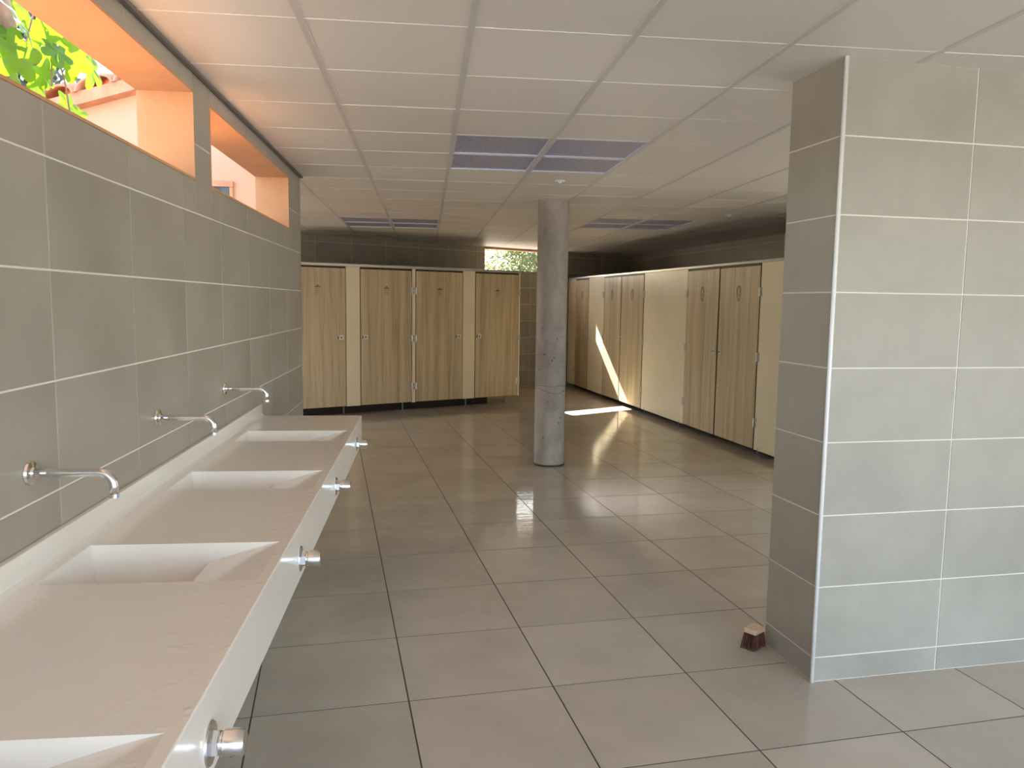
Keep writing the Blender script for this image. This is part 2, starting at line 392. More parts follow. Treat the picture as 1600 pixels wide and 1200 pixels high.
tile_wall(wb, (0, 13.2, 0), ub, nb, joints(s0, s1-0.1, 1.92*kb, 0.6), joints(0, H+0.02, 2.168, 0.305), holes=[(ws0, ws1, wz0, wz1)])
e = tag(empty('window_3', (*bpt((ws0+ws1)/2, 0), wz0)), 'small bright open window slot high in the back wall beside the column', 'window', kind='structure')
for nm, d in (('sill', (ws0, ws1, wz0-.002, wz0+.006)), ('lintel', (ws0, ws1, wz1-.006, wz1+.002)), ('jamb', (ws0-.002, ws0+.006, wz0, wz1)), ('jamb', (ws1-.006, ws1+.002, wz0, wz1))):
    bm = bmesh.new(); add_wallbox(bm, bpt, *d, -0.007, BT)
    me = bm_mesh(bm, nm); me.transform(Matrix.Translation(-e.location)); link(nm, me, 'plaster', e)

# --- right wall
ur = Vector((0.1087, -1, 0)).normalized(); nr = Vector((-1, -0.1087, 0)).normalized(); kr = math.sqrt(1+0.1087**2)
def rpt(s, d): return (CORNER[0] + ur.x*s - nr.x*d, CORNER[1] + ur.y*s - nr.y*d)
bm = bmesh.new(); add_wallbox(bm, rpt, -0.2, 9.3, 0, 2.75, 0, 0.2)
wr = tag(link('wall_right', bm_mesh(bm, 'wall_right'), 'grout_light'), 'dim tiled wall behind the right row of cubicles', 'wall', kind='structure')
tile_wall(wr, (CORNER[0], CORNER[1], 0), ur, nr, joints(0.01, 9.3, 0, 0.6), joints(0, H+0.02, 2.168, 0.305))

wn = tag(box('wall_light_stop', (5.9, 6.1, 0.9, 3.3, 0, 2.75), 'wall_tile'), 'unseen plain wall added beside the entrance bay to cut side light', 'wall', kind='structure')  # unseen wall added to hold back light from the right
# --- left wing walls; unseen stub and beam added to narrow the daylight opening
ww = boxes('wall_wing', [(-4.4, XO+.0, 6.2, 6.46, -0.16, 2.3), (-3.85, -3.65, 8.3, 10.98, 2.1, 2.75), (-3.85, -3.65, 6.46, 8.3, -0.16, 2.75)], 'plaster_pink')
tag(ww, 'peach rendered outer wall of the wing beyond the window slots, with unseen parts added to limit daylight', 'wall', kind='structure')

# --- foreground wall return (the tiled pillar)
ph = 0.1; up_ = Vector((math.cos(ph), math.sin(ph), 0)); npf = Vector((math.sin(ph), -math.cos(ph), 0))
PO = Vector((1.637, 2.988, 0)); PT = 0.385
def ppt(s, d): return (PO.x + up_.x*s - npf.x*d, PO.y + up_.y*s - npf.y*d)
bm = bmesh.new(); add_wallbox(bm, ppt, 0, 4.6, 0, 2.75, 0, PT-.006)
wp = tag(link('wall_return', bm_mesh(bm, 'wall_return'), 'grout_light'), 'bright tiled end of the wall in the right foreground', 'wall', kind='structure')
PZ = [0, 0.1076] + [0.1076+0.3085*k for k in range(1, 8)] + [H+0.01]
tile_wall(wp, PO, up_, npf, joints(0, 4.5, 0.605, 0.61), PZ)
us_ = -Vector(npf); ns_ = -up_
# side face: u must satisfy u x z = n
us_ = Vector((0, 0, 1)).cross(ns_)
tile_wall(wp, PO + (-npf)*(PT-.006), us_, ns_, [0, PT-.006], PZ)
tile_wall(wp, Vector((*ppt(4.5, PT-.006), 0)), -up_, -npf, joints(0, 4.5, 0, 0.6), PZ)
tr = tag(empty('trim_1', (*ppt(-.003, -.003), 0)), 'white edge trim up the corner of the bright tiled wall end', 'trim', kind='structure')
bm = bmesh.new(); add_tube(bm, [(0, 0, 0.0), (0, 0, H)], 0.0085, 12); link('edge_strip', bm_mesh(bm, 'edge_strip', True), 'trim_white', tr)
tr2 = tag(box('trim_2', (XL+.006, XL+.026, WL0, WL1, H-.014, H+.003), 'trim_shadow_gap'), 'thin trim coloured dark as the shadow gap where the ceiling meets the left wall', 'trim', kind='structure')  # dark colour paints the shadow gap at the ceiling edge

# --- ceiling
ROOFP = [(XO-.02, WL0), (6.45, WL0), (rpt(18, .2)[0], 0)]
roof_poly = [(XO-.012, WL0), (6.5, WL0), rpt(12.8, .2), (CORNER[0]+.2, CORNER[1]+.25), bpt(s0, BT), (-5.0, 10.4), (-5.0, 6.26), (XO-.012, 6.26)]  # unseen overhang past the wing opening added to block the sun
ce = prism('ceiling', roof_poly, H+.02, 2.76, 'roofslab')
tag(ce, 'suspended off-white ceiling of square panels on a metal grid', 'ceiling', kind='structure')
CU, CV, CS = -0.4398, 2.8876, 0.5982
lights = {(1, 3), (2, 3), (1, 4), (2, 4), (-1, 11), (0, 11), (-1, 12), (0, 12), (4, 10), (5, 10), (4, 11), (5, 11)}
pale = {(-2, 9), (1, 13), (4, 12), (4, 13), (5, 7), (4, 9)}  # tiles catching light, their brightness put into a paler colour
cand = []; rest = bmesh.new()
for i in range(-8, 11):
    for k in range(-9, 23):
        x0, x1, y0, y1 = CU+i*CS, CU+(i+1)*CS, CV+k*CS, CV+(k+1)*CS
        x, y = (x0+x1)/2, (y0+y1)/2
        if not inside(x, y, 0.25): continue
        if y0 < 6.4 and x0 < XL+.01: x0 = XL+.01
        if x1-x0 < 0.05: continue
        vis = any(in_view((px, py, H), 5) for px in (x0, x1) for py in (y0, y1)) and not (x > 2.0 and 3.6 < y < 6.0) and not (x < -2.4)
        cand.append((vis, x*x+y*y, i, k, x0, x1, y0, y1))
cand.sort(key=lambda c: (not c[0], c[1]))
xr = lambda: random.uniform(-0.0016, 0.0016)
for j, (vis, d, i, k, x0, x1, y0, y1) in enumerate(cand):
    mw = Matrix.Translation(((x0+x1)/2, (y0+y1)/2, H+0.008)) @ Matrix.Rotation(math.pi, 4, 'X') @ Matrix.Rotation(xr(), 4, 'X') @ Matrix.Rotation(xr(), 4, 'Y')
    if (i, k) in lights:
        pn = link('light_panel', tile_mesh(x1-x0-.03, y1-y0-.03, 0.004, 'diffuser'), None, ce, Matrix.Translation(((x0+x1)/2, (y0+y1)/2, H+0.010)) @ Matrix.Rotation(math.pi, 4, 'X'))
        pn['label'] = 'lavender speckled diffuser panel'
        hx, hy = (x1-x0)/2-.012, (y1-y0)/2-.012
        bm = bmesh.new()
        for dd in ((-hx, hx, -hy, -hy+.014, -.003, .011), (-hx, hx, hy-.014, hy, -.003, .011), (-hx, -hx+.010, -hy, hy, -.003, .011), (hx-.010, hx, -hy, hy, -.003, .011)): add_box(bm, *dd)
        link('panel_frame', bm_mesh(bm, 'panel_frame'), 'frame_blue', pn)
        continue
    m = 'ceil_tile_lit' if (i, k) in pale else 'ceil_tile'
    me = tile_mesh(x1-x0-.012, y1-y0-.008, 0.008, m)
    poly = [(x0+.006, y0+.004), (x1-.006, y0+.004), (x1-.006, y1-.004), (x0+.006, y1-.004)]
    if any(py > BW(px)+.04 for px, py in poly):      # cut along the back wall
        out = []
        for (ax, ay), (bx, by) in zip(poly, poly[1:]+poly[:1]):
            da, db = ay-BW(ax)-.04, by-BW(bx)-.04
            if da <= 0: out.append((ax, ay))
            if da*db < 0: out.append((ax+(bx-ax)*da/(da-db), ay+(by-ay)*da/(da-db)))
        if len(out) > 2: prism('ceiling_tile', out, H, H+.008, m, ce)
        continue
    if vis and j < 300: link('ceiling_tile', me, None, ce, mw)
    else:
        tmp = me.copy(); tmp.transform(mw); rest.from_mesh(tmp); bpy.data.meshes.remove(tmp)
o = link('ceiling_tile_field', bm_mesh(rest, 'ceiling_tile_field'), 'ceil_tile', ce); o['kind'] = 'stuff'
for i in range(-7, 11):
    x = CU+i*CS
    if x > 6.4: continue
    lo = WL0 if x > XL else 6.46
    hi = min(BW(x), 10.145 + (4.80-x)/0.1087 if x > CORNER[0] else 99)
    if hi - lo > .3: box('main_rail', (x-.012, x+.012, lo, hi, H-.003, H+.012), 'rail', ce)
for k in range(-8, 23):
    y = CV+k*CS
    lo = XL+.006 if y < 6.46 else max(-3.7, (y-13.2)/0.6)
    hi = RW(y)
    if hi - lo > .3: box('cross_rail', (lo, hi, y-.0055, y+.0055, H-.0015, H+.011), 'rail_thin', ce)

# --- concrete column
col = empty('concrete_column', (1.215, 7.49, 0))
tag(col, 'round raw concrete column standing in the middle of the wet floor', 'column')
bm = bmesh.new(); add_lathe(bm, [(0.149, 0.0), (0.149, 0.79), (0.1475, 0.795), (0.149, 0.80), (0.149, H)], 48)
sh = link('shaft', bm_mesh(bm, 'shaft', True), 'concrete', col)
lathe('base_collar', [(0.149, 0.0), (0.156, 0.0), (0.156, 0.012), (0.149, 0.016)], 'core', col, 48)
rnd = random.Random(3)
bm = bmesh.new()
for q in range(26):
    a = rnd.uniform(math.pi*1.05, math.pi*1.95); z = rnd.uniform(0.25, 1.35); r = rnd.uniform(.003, .008)
    mwp = Matrix.Translation((0.1485*math.cos(a), 0.1485*math.sin(a), z)) @ Matrix.Rotation(a, 4, 'Z') @ Matrix.Rotation(math.pi/2, 4, 'Y')
    add_lathe(bm, [(r, 0), (r*.8, .0012), (0, .0014)], 8, mwp)
o = link('blow_hole_pits', bm_mesh(bm, 'blow_hole_pits'), 'core', col); o['kind'] = 'stuff'
for off, z in ((0.0, 0.79), (0.0, 0.74)):
    bm = bmesh.new()
    add_tube(bm, [(0.149*math.cos(a), 0.149*math.sin(a), z + (0.02*math.sin(2.2*a) if z < .78 else .003*math.sin(5*a))) for a in [math.pi + q*math.pi/20 for q in range(21)]], 0.0016, 5)
    link('pour_line', bm_mesh(bm, 'pour_line'), 'core', col)
lathe_o = None

# ------------------------------------------------------------------ washbasin counter
ZC, XF, YC0, YC1, ZB = 0.888, -0.392, 0.55, 4.78, 0.715
XW = XL + 0.0027
ct = tag(empty('washbasin_counter', (XW, (YC0+YC1)/2, 0)), 'long cream white trough counter with four sunken basins along the tiled wall', 'counter')
off = Vector((-XW, -(YC0+YC1)/2, 0))
BX0, BX1, LIP = -0.946, -0.420, -0.628
BAS = [(0.94, 1.243), (1.943, 2.256), (2.910, 3.218), (3.906, 4.220)]
bm = bmesh.new()
xs = [XW, BX0, BX1, XF]; ys = [YC0] + [q for b in BAS for q in b] + [YC1]
g = {}
def V(x, y, z):
    k = (round(x, 4), round(y, 4), round(z, 4))
    if k not in g: g[k] = bm.verts.new(Vector((x, y, z)) + off)
    return g[k]
for i in range(3):
    for j in range(len(ys)-1):
        if i == 1 and j % 2 == 1: continue
        bm.faces.new((V(xs[i], ys[j], ZC), V(xs[i+1], ys[j], ZC), V(xs[i+1], ys[j+1], ZC), V(xs[i], ys[j+1], ZC)))
for j in range(len(ys)-1):
    bm.faces.new((V(XF, ys[j], ZB), V(XF, ys[j+1], ZB), V(XF, ys[j+1], ZC), V(XF, ys[j], ZC)))
    bm.faces.new((V(XW, ys[j], ZB), V(XF, ys[j], ZB), V(XF, ys[j+1], ZB), V(XW, ys[j+1], ZB)))
for y in (YC0, YC1):
    bm.faces.new([V(x, y, ZC) for x in xs] + [V(XF, y, ZB), V(XW, y, ZB)])
me = bm_mesh(bm, 'worktop')
wt = link('worktop', me, 'counter', ct)
md = wt.modifiers.new('bevel', 'BEVEL'); md.width = 0.003; md.segments = 2; md.limit_method = 'ANGLE'
for (y0, y1) in BAS:
    bm = bmesh.new()
    def P(x, y, z): return bm.verts.new(Vector((x, y, z)) + off)
    # profile along x: rim, steep back, pit, lip, ramp up to the rim
    prof = [(BX0, ZC), (BX0+.012, ZC-.118), (BX0+.035, ZC-.132), (LIP-.03, ZC-.130), (LIP-.012, ZC-.118), (LIP-.004, ZC-.064), (LIP+.008, ZC-.055)]
    prof += [(LIP+.008+(BX1-LIP-.008)*q/6, ZC-.055*(1-q/6)**1.15) for q in range(1, 7)]
    a = [P(x, y0+.004*(ZC-z)/.1, z) for x, z in prof]; b = [P(x, y1-.004*(ZC-z)/.1, z) for x, z in prof]
    for q in range(len(prof)-1): bm.faces.new((a[q], a[q+1], b[q+1], b[q]))
    bm.faces.new(a); bm.faces.new(b[::-1])
    bs = link('basin', bm_mesh(bm, 'basin'), 'counter', ct)
    xm = (BX0+LIP)/2
    lathe('drain', [(0, 0.003), (0.020, 0.003), (0.022, 0.0)], 'chrome', bs, 20, Matrix.Translation(Vector((xm, (y0+y1)/2, ZC-.1315)) + off))
box('upstand', (XW+off.x, XW+off.x+.020, YC0+off.y, YC1+off.y, ZC-.002, 0.960), 'counter', ct, 0.004)
bm = bmesh.new()   # coved joint between top and upstand
q = 0.018; pr = [(XW+.0195, ZC+q)] + [(XW+.0195+q-q*math.cos(t*math.pi/8), ZC+q-q*math.sin(t*math.pi/8)) for t in range(1, 5)] + [(XW+.0195, ZC)]
a = [bm.verts.new(Vector((x, YC0, z))+off) for x, z in pr]; b = [bm.verts.new(Vector((x, YC1, z))+off) for x, z in pr]
for k in range(len(pr)): bm.faces.new((a[k], a[(k+1) % len(pr)], b[(k+1) % len(pr)], b[k]))
bm.faces.new(a); bm.faces.new(b[::-1])
link('cove', bm_mesh(bm, 'cove'), 'counter', ct)

# wall spouts and push valves
SP = [(1.085, 'chrome wall spout over the basin at the near end'), (2.057, 'nearest chrome wall spout, over the large basin in front'), (3.005, 'middle chrome wall spout of the three along the tiled wall'), (3.982, 'farthest chrome wall spout, over the last basin')]
for y, lab in SP[1:]:
    e = tag(empty('wall_spout', (XW, y, 1.142)), lab, 'faucet', 'chrome spouts on the tiled wall')
    lathe('flange', [(0, 0), (0.031, 0), (0.032, .003), (0.030, .009), (0.016, .011), (0.0135, .016), (0, .016)], 'chrome', e, 32, Matrix.Rotation(math.pi/2, 4, 'Y'))
    rb = 0.036; L = 0.205
    pts = [(0.005, 0, 0), (0.08, 0, 0), (L-rb, 0, 0)] + [(L-rb+rb*math.sin(t*math.pi/16), 0, -rb+rb*math.cos(t*math.pi/16)) for t in range(1, 9)] + [(L, 0, -0.058)]
    tube('spout', pts, 0.0112, 'chrome', e, 20)
    lathe('aerator', [(0.0085, 0), (0.012, 0), (0.012, .010), (0.0085, .010)], 'chrome', e, 20, Matrix.Translation((L, 0, -0.066)))
KN = [(1.389, 'nearest chrome push valve on the front of the counter'), (2.417, 'second chrome push valve from the camera on the counter front'), (3.384, 'third chrome push valve from the camera on the counter front'), (4.39, 'farthest chrome push valve at the end of the counter front')]
for y, lab in KN:
    e = tag(empty('push_valve', (XF, y, 0.782)), lab, 'valve', 'push valves along the counter front')
    ry = Matrix.Rotation(math.pi/2, 4, 'Y')
    lathe('flange', [(0, 0), (0.040, 0), (0.041, .002), (0.039, .005), (0, .005)], 'chrome', e, 32, ry)
    lathe('nut', [(0, .005), (0.024, .005), (0.025, .008), (0.025, .018), (0.023, .020), (0, .020)], 'chrome', e, 6, ry, smooth=False)
    lathe('neck', [(0.019, .020), (0.019, .027)], 'chrome', e, 24, ry)
    lathe('push_button', [(0, .026), (0.024, .026), (0.0255, .028), (0.0255, .050), (0.0245, .060), (0.022, .064), (0, .066)], 'chrome', e, 32, ry)

# ------------------------------------------------------------------ cubicles
def strip_bm(bm, pts, wd, y, t=0.0012, closed=False):
    n = len(pts); rng = range(n if closed else n-1)
    for q in rng:
        a = Vector((pts[q][0], 0, pts[q][1])); b = Vector((pts[(q+1) % n][0], 0, pts[(q+1) % n][1]))
        d = (b-a).normalized(); s = Vector((-d.z, 0, d.x))*wd/2; a2 = a - d*wd*.3; b2 = b + d*wd*.3
        v = [bm.verts.new(p + Vector((0, yy, 0))) for yy in (y, y-t) for p in (a2-s, b2-s, b2+s, a2+s)]
        for f in ((0, 1, 2, 3), (7, 6, 5, 4), (0, 4, 5, 1), (1, 5, 6, 2), (2, 6, 7, 3), (3, 7, 4, 0)): bm.faces.new([v[i] for i in f])
def shower_icon():
    bm = bmesh.new(); y = 0
    strip_bm(bm, [(-.040, .030), (.040, .030)], .007, y); strip_bm(bm, [(0, .030), (0, .062)], .007, y)
    strip_bm(bm, [(-.028, .030), (-.016, .043), (0, .047), (.016, .043), (.028, .030)], .006, y)
    for x in (-.024, -.008, .008, .024):
        for z in (.012, -.014, -.040): strip_bm(bm, [(x, z), (x, z-.013)], .0035, y)
    return bm_mesh(bm, 'pictogram')
def seat_icon():
    bm = bmesh.new()
    strip_bm(bm, [(.045*math.cos(t*math.pi/12), .075*math.sin(t*math.pi/12)) for t in range(24)], .005, 0, closed=True)
    strip_bm(bm, [(.027*math.cos(t*math.pi/12), .012+.05*math.sin(t*math.pi/12)) for t in range(24)], .004, 0, closed=True)
    strip_bm(bm, [(-.03, -.085), (.03, -.085)], .006, 0)
    return bm_mesh(bm, 'pictogram')
ICON = {'shower': shower_icon(), 'wc': seat_icon()}
for me in ICON.values(): me.materials.append(M['black'])
def make_foot(parent, s, y, zt):
    e = lathe('foot', [(0, 0), (0.026, 0), (0.026, .006), (0.011, .014), (0.010, zt+.03), (0, zt+.03)], 'foot', parent, 14, Matrix.Translation((s, y, 0)))
    return e
def make_cubicle(name, label, group, org, rz, door, hinge, panels, posts, dividers, feet, zb, zt, depth, icon, zl, gap_board):
    """local x along the row, local y into the cubicle"""
    d0, d1 = door; sm = (d0+d1)/2
    ox = Vector((math.cos(rz), math.sin(rz), 0)); base = Vector((*org, 0)) + ox*sm
    e = tag(empty(name, base, rz), label, 'cubicle', group)
    T = lambda s: s - sm
    ins = .016 if icon == 'wc' else .010
    dr = box('door', (T(d0)+.006, T(d1)-.006, .003, .030, zb, zt-.004), 'core', e)
    dr['label'] = 'wood grain door'
    box('door_face', (T(d0)+ins, T(d1)-ins, 0, .003, zb+.003, zt-.028), 'wood', dr)  # inset bares the dark core, painting the shaded gaps around the door
    hs = T(d0)+.004 if hinge == 'L' else T(d1)-.004
    ls = T(d1)-.075 if hinge == 'L' else T(d0)+.075
    for z in (0.355, 1.052, 1.738):
        bm = bmesh.new(); add_box(bm, hs-.034, hs-.004, -.006, .004, z+.006, z+.046); add_box(bm, hs+.004, hs+.034, -.006, .004, z+.006, z+.046)
        add_box(bm, hs-.034, hs-.004, -.006, .004, z-.046, z-.006); add_box(bm, hs+.004, hs+.034, -.006, .004, z-.046, z-.006)
        add_tube(bm, [(hs, -.008, z-.048), (hs, -.008, z+.048)], .008, 8)
        link('hinge', bm_mesh(bm, 'hinge'), 'steel', dr)
    bm = bmesh.new(); add_box(bm, ls-.034, ls+.034, -.010, .001, zl-.034, zl+.034)
    bmesh.ops.bevel(bm, geom=bm.edges[:], offset=.004, segments=1, affect='EDGES')
    lk = link('lock', bm_mesh(bm, 'lock'), 'lockplate', dr)
    bm = bmesh.new(); add_box(bm, ls-.008, ls+.008, -.013, -.009, zl-.010, zl+.010); link('lock_indicator', bm_mesh(bm, 'lock_indicator'), 'core', dr)
    if (hinge == 'L'): bm = bmesh.new(); add_box(bm, ls-.046, ls-.034, -.006, .001, zl-.02, zl+.02)
    else: bm = bmesh.new(); add_box(bm, ls-.046, ls-.034, -.006, .001, zl-.02, zl+.02)
    link('lock_bolt', bm_mesh(bm, 'lock_bolt'), 'core', dr)
    link('pictogram', ICON[icon], None, dr, Matrix.Translation((0, -0.0002, 1.735)))
    for a, b in panels:
        pn = box('front_panel', (T(a)+.001, T(b)-.001, .004, .020, zb-.002, zt), 'cream', e)
        pn['label'] = 'plain cream panel'
        if b-a < .3:
            for z in (.22, .75, 1.28, 1.84):
                bm = bmesh.new(); add_tube(bm, [(T(b)-.06, .005, z), (T(b)-.06, .002, z)], .006, 8); link('screw_cap', bm_mesh(bm, 'screw_cap'), 'alu', pn)
    for a, b in posts:
        box('post', (T(a)+.001, T(b)-.001, .002, .034, zb-.006, zt), 'cream', e)
    for s in dividers:
        box('divider', (T(s)-.010, T(s)+.010, .036, depth, zb, zt), 'cream', e)
    box('gap_board', (T(gap_board[0]), T(gap_board[1]), .14, .16, 0, zb+.03), 'black', e)  # black board across the gap below the front
    for s in feet: make_foot(e, T(s), .012 if icon == 'wc' else .045, zb)
    return e

KL = 1.123
RZL = math.atan(0.511); OL = (0.0, 11.4449)
ZBL, ZTL = 0.120, 2.050
GL = 'oak-fronted shower cubicles of the left row'
make_cubicle('shower_cubicle', 'shower cubicle beside the tiled left wall, first in its row', GL, OL, RZL, (-2.03, -1.2297), 'L', [(-1.2297, -1.024)], [(-2.08, -2.03)], [-1.13, -2.055], [-1.26], ZBL, ZTL, 1.22, 'shower', 1.078, (-2.08, -1.024))
make_cubicle('shower_cubicle', 'second shower cubicle from the tiled left wall, hinged on its right', GL, OL, RZL, (-1.024, -0.227), 'R', [], [(-0.227, -0.171)], [-0.199], [-0.36], ZBL, ZTL, 1.22, 'shower', 1.078, (-1.024, -0.171))
make_cubicle('shower_cubicle', 'third shower cubicle from the tiled left wall, lock on its right', GL, OL, RZL, (-0.171, 0.620), 'L', [(0.620, 0.832)], [], [0.726], [0.70], ZBL, ZTL, 1.22, 'shower', 1.07, (-0.171, 0.832))
make_cubicle('shower_cubicle', 'last shower cubicle of the left row, under the small bright window', GL, OL, RZL, (0.832, 1.628), 'R', [], [(1.628, 1.654)], [1.640], [1.41], ZBL, ZTL, 1.22, 'shower', 1.07, (0.832, 1.15))
RZR = -(math.pi/2 - math.atan(0.1087)); OR = (4.327 - 0.1087*14, 14.0)
ZBR, ZTR = 0.068, 2.040
GR = 'oak-fronted toilet cubicles of the right row'
make_cubicle('toilet_cubicle', 'farthest toilet cubicle of the right row, half behind the column', GR, OR, RZR, (-0.302, 0.453), 'L', [(-0.80, -0.302), (0.453, 1.257)], [], [0.85], [-.40, 1.23], ZBR, ZTR, 1.25, 'wc', 1.045, (-0.8, 1.257))
make_cubicle('toilet_cubicle', 'toilet cubicle in the right row crossed by the sunlit streak', GR, OR, RZR, (1.257, 2.085), 'L', [], [], [2.085], [], ZBR, ZTR, 1.25, 'wc', 1.055, (1.257, 2.085))
make_cubicle('toilet_cubicle', 'toilet cubicle left of the wide cream panel', GR, OR, RZR, (2.085, 3.018), 'R', [], [], [], [3.13], ZBR, ZTR, 1.3, 'wc', 1.055, (2.085, 3.018))
make_cubicle('toilet_cubicle', 'toilet cubicle right of the wide cream panel', GR, OR, RZR, (4.446, 5.307), 'L', [(3.018, 4.446)], [], [3.25, 4.3, 5.307], [4.33], ZBR, ZTR, 1.35, 'wc', 1.055, (3.018, 5.307))
make_cubicle('toilet_cubicle', 'nearest toilet cubicle of the right row, next to the bright tiled wall', GR, OR, RZR, (5.307, 6.21), 'R', [(6.21, 7.7)], [], [6.6, 7.68], [6.29], ZBR, ZTR, 1.35, 'wc', 1.055, (5.307, 7.7))
def head_rail(label, org, rz, a, b, z0, z1):
    e = tag(empty('head_rail', (*org, 0), rz), label, 'rail')
    box('rail_bar', (a, b, -.010, .032, z0, z1), 'alu', e, .003)
    for s in (a+.003, b-.003): box('end_cap', (s-.004, s+.004, -.012, .034, z0, z1+.002), 'core', e)
head_rail('thin pale metal rail along the top of the left cubicle row', OL, RZL, -2.1, 1.69, ZTL, ZTL+.036)
head_rail('thin pale metal rail along the top of the right cubicle row', OR, RZR, -0.80, 7.72, ZTR, ZTR+.030)

# ------------------------------------------------------------------ small things
for x, y, lab in ((1.062, 6.254, 'small round white ceiling sensor in front of the column top'), (3.25, 8.2, 'tiny round white ceiling sensor above the right cubicles')):
    e = tag(empty('ceiling_sensor', (x, y, H-.001)), lab, 'sensor')
    lathe('sensor_base', [(0, 0), (0.040, 0), (0.040, -.006), (0.034, -.010), (0, -.010)], 'white', e, 24)
    lathe('sensor_lens', [(0.016, -.010), (0.012, -.020), (0, -.023)], 'trim_white', e, 16)
e = tag(empty('scrubbing_brush', (1.530, 3.335, 0), 0.60), 'small wooden brush with red-brown bristles standing by the tiled wall end', 'brush')
box('brush_block', (-.042, .042, -.032, .032, .074, .098), 'brushwood', e, .006)
rb = random.Random(5)
for ix in range(7):
    for iy in range(4):
        x, y = -.035+ix*.0117, -.024+iy*.016
        lean = (ix-3)*.0022
        tf = bmesh.new()
        for q in range(5):
            dx, dy = rb.uniform(-.004, .004), rb.uniform(-.004, .004)
            add_tube(tf, [(x+dx, y+dy, .076), (x+dx*1.8+lean + (-.006 if ix < 1 else 0), y+dy*1.8+(iy-1.5)*.003, rb.uniform(0, .004))], .0022, 5)
        link('bristle_tuft', bm_mesh(tf, 'bristle_tuft'), 'bristle', e)

# ------------------------------------------------------------------ outdoors
gd = prism('ground', [(-60, -60), (60, -60), (60, 90), (-60, 90)], -0.4, -0.16, 'ground')
tag(gd, 'pale paved ground outside the washroom', 'ground', kind='structure')
bed = prism('bounce_cut_bed', [(-14, 4.0), (-3.82, 4.0), (-3.82, 15.0), (-14, 15.0)], -0.16, -0.10, 'bounce_cut')  # unseen dark bed added to cut light bounced onto the ceiling
tag(bed, 'unseen dark bed added to cut bounce light into the washroom', 'ground', kind='structure')
# clay tiled eave on the wing, seen through the first window slot
rt = tag(empty('tiled_roof', (-2.5, 6.2, 3.03)), 'clay barrel tile roof edge seen through the long window slot', 'roof')
bm = bmesh.new()
slope = 0.31
def eave(x): return 0.0 + slope*(x)
for j in range(10):
    x = -1.50 + j*0.27
    bm = bmesh.new(); n = 10
    for rr, nm in ((0.0, 0),):
        ra, rb2 = 0.135, 0.118
        A = []; 
        for yy, dz in ((-.16, 0.0), (.55, .20)):
            A.append([(x+ra*math.cos(math.pi*t/n), yy, eave(x+ra*math.cos(math.pi*t/n))+dz+.085*math.sin(math.pi*t/n)+.02) for t in range(n+1)])
            A.append([(x+rb2*math.cos(math.pi*t/n), yy, eave(x+rb2*math.cos(math.pi*t/n))+dz+.068*math.sin(math.pi*t/n)+.02) for t in range(n+1)])
        vs = [[bm.verts.new(p) for p in L] for L in A]
        for t in range(n):
            bm.faces.new((vs[0][t], vs[0][t+1], vs[2][t+1], vs[2][t])); bm.faces.new((vs[1][t], vs[1][t+1], vs[3][t+1], vs[3][t]))
            bm.faces.new((vs[0][t], vs[0][t+1], vs[1][t+1], vs[1][t]))
    link('roof_tile', bm_mesh(bm, 'roof_tile', True), 'clay', rt)
bm = bmesh.new()
v = [bm.verts.new(p) for p in ((-1.9, -.12, eave(-1.9)-.06), (1.26, -.12, eave(1.26)-.06), (1.26, -.12, eave(1.26)+.03), (-1.9, -.12, eave(-1.9)+.03), (-1.9, .6, eave(-1.9)-.06), (1.26, .6, eave(1.26)-.06), (1.26, .6, eave(1.26)+.16), (-1.9, .6, eave(-1.9)+.16))]
for f in ((3, 2, 1, 0), (4, 5, 6, 7), (0, 1, 5, 4), (1, 2, 6, 5), (2, 3, 7, 6), (3, 0, 4, 7)): bm.faces.new([v[i] for i in f])
link('eave_board', bm_mesh(bm, 'eave_board'), 'clay', rt)
bm = bmesh.new()   # gable infill under the sloping eave
v = [bm.verts.new(p) for p in ((-1.9, 0, -.73), (1.26, 0, -.73), (1.26, 0, eave(1.26)-.05), (-1.9, 0, eave(-1.9)-.05), (-1.9, .25, -.73), (1.26, .25, -.73), (1.26, .25, eave(1.26)-.05), (-1.9, .25, eave(-1.9)-.05))]
for f in ((3, 2, 1, 0), (4, 5, 6, 7), (0, 1, 5, 4), (1, 2, 6, 5), (2, 3, 7, 6), (3, 0, 4, 7)): bm.faces.new([v[i] for i in f])
link('eave_wall', bm_mesh(bm, 'eave_wall'), 'plaster_pink', rt)
e = tag(empty('window_4', (-1.57, 6.2, 2.1)), 'small dark window in the peach outer wall', 'window', kind='structure')
box('pane', (-.09, .10, -.015, .0, -.1, .33), 'glass_dark', e); box('lintel', (-.12, .115, -.03, 0, .33, .37), 'clay', e)
box('frame', (.088, .112, -.022, 0, -.1, .33), 'plaster', e)

# fig branch with big lobed leaves just outside the first slot
def fig_leaf():
    bm = bmesh.new(); pts = []
    n = 44
    for q in range(n):
        a = 2*math.pi*q/n
        lobe = 0.55 + 0.45*abs(math.cos(2.5*(a-math.pi/2)))**1.3
        pts.append((lobe*math.cos(a)*.9, lobe*math.sin(a)*1.1))
    c = bm.verts.new((0, 0, 0.0))
    ring1 = [bm.verts.new((x*.5, y*.5, .05*math.sin(5*math.atan2(y, x)))) for x, y in pts]
    ring2 = [bm.verts.new((x, y, -.14*(x*x+y*y) + .05*math.sin(7*math.atan2(y, x)))) for x, y in pts]
    for q in range(n):
        r = (q+1) % n
        bm.faces.new((c, ring1[q], ring1[r])); bm.faces.new((ring1[q], ring2[q], ring2[r], ring1[r]))
    return bm_mesh(bm, 'leaf', True)
LM = fig_leaf(); LM.materials.append(M['leaf'])
ft = tag(empty('fig_tree', (-2.05, 4.15, -0.16)), 'leafy fig branch hanging outside the long window slot', 'tree')
fo = -ft.location
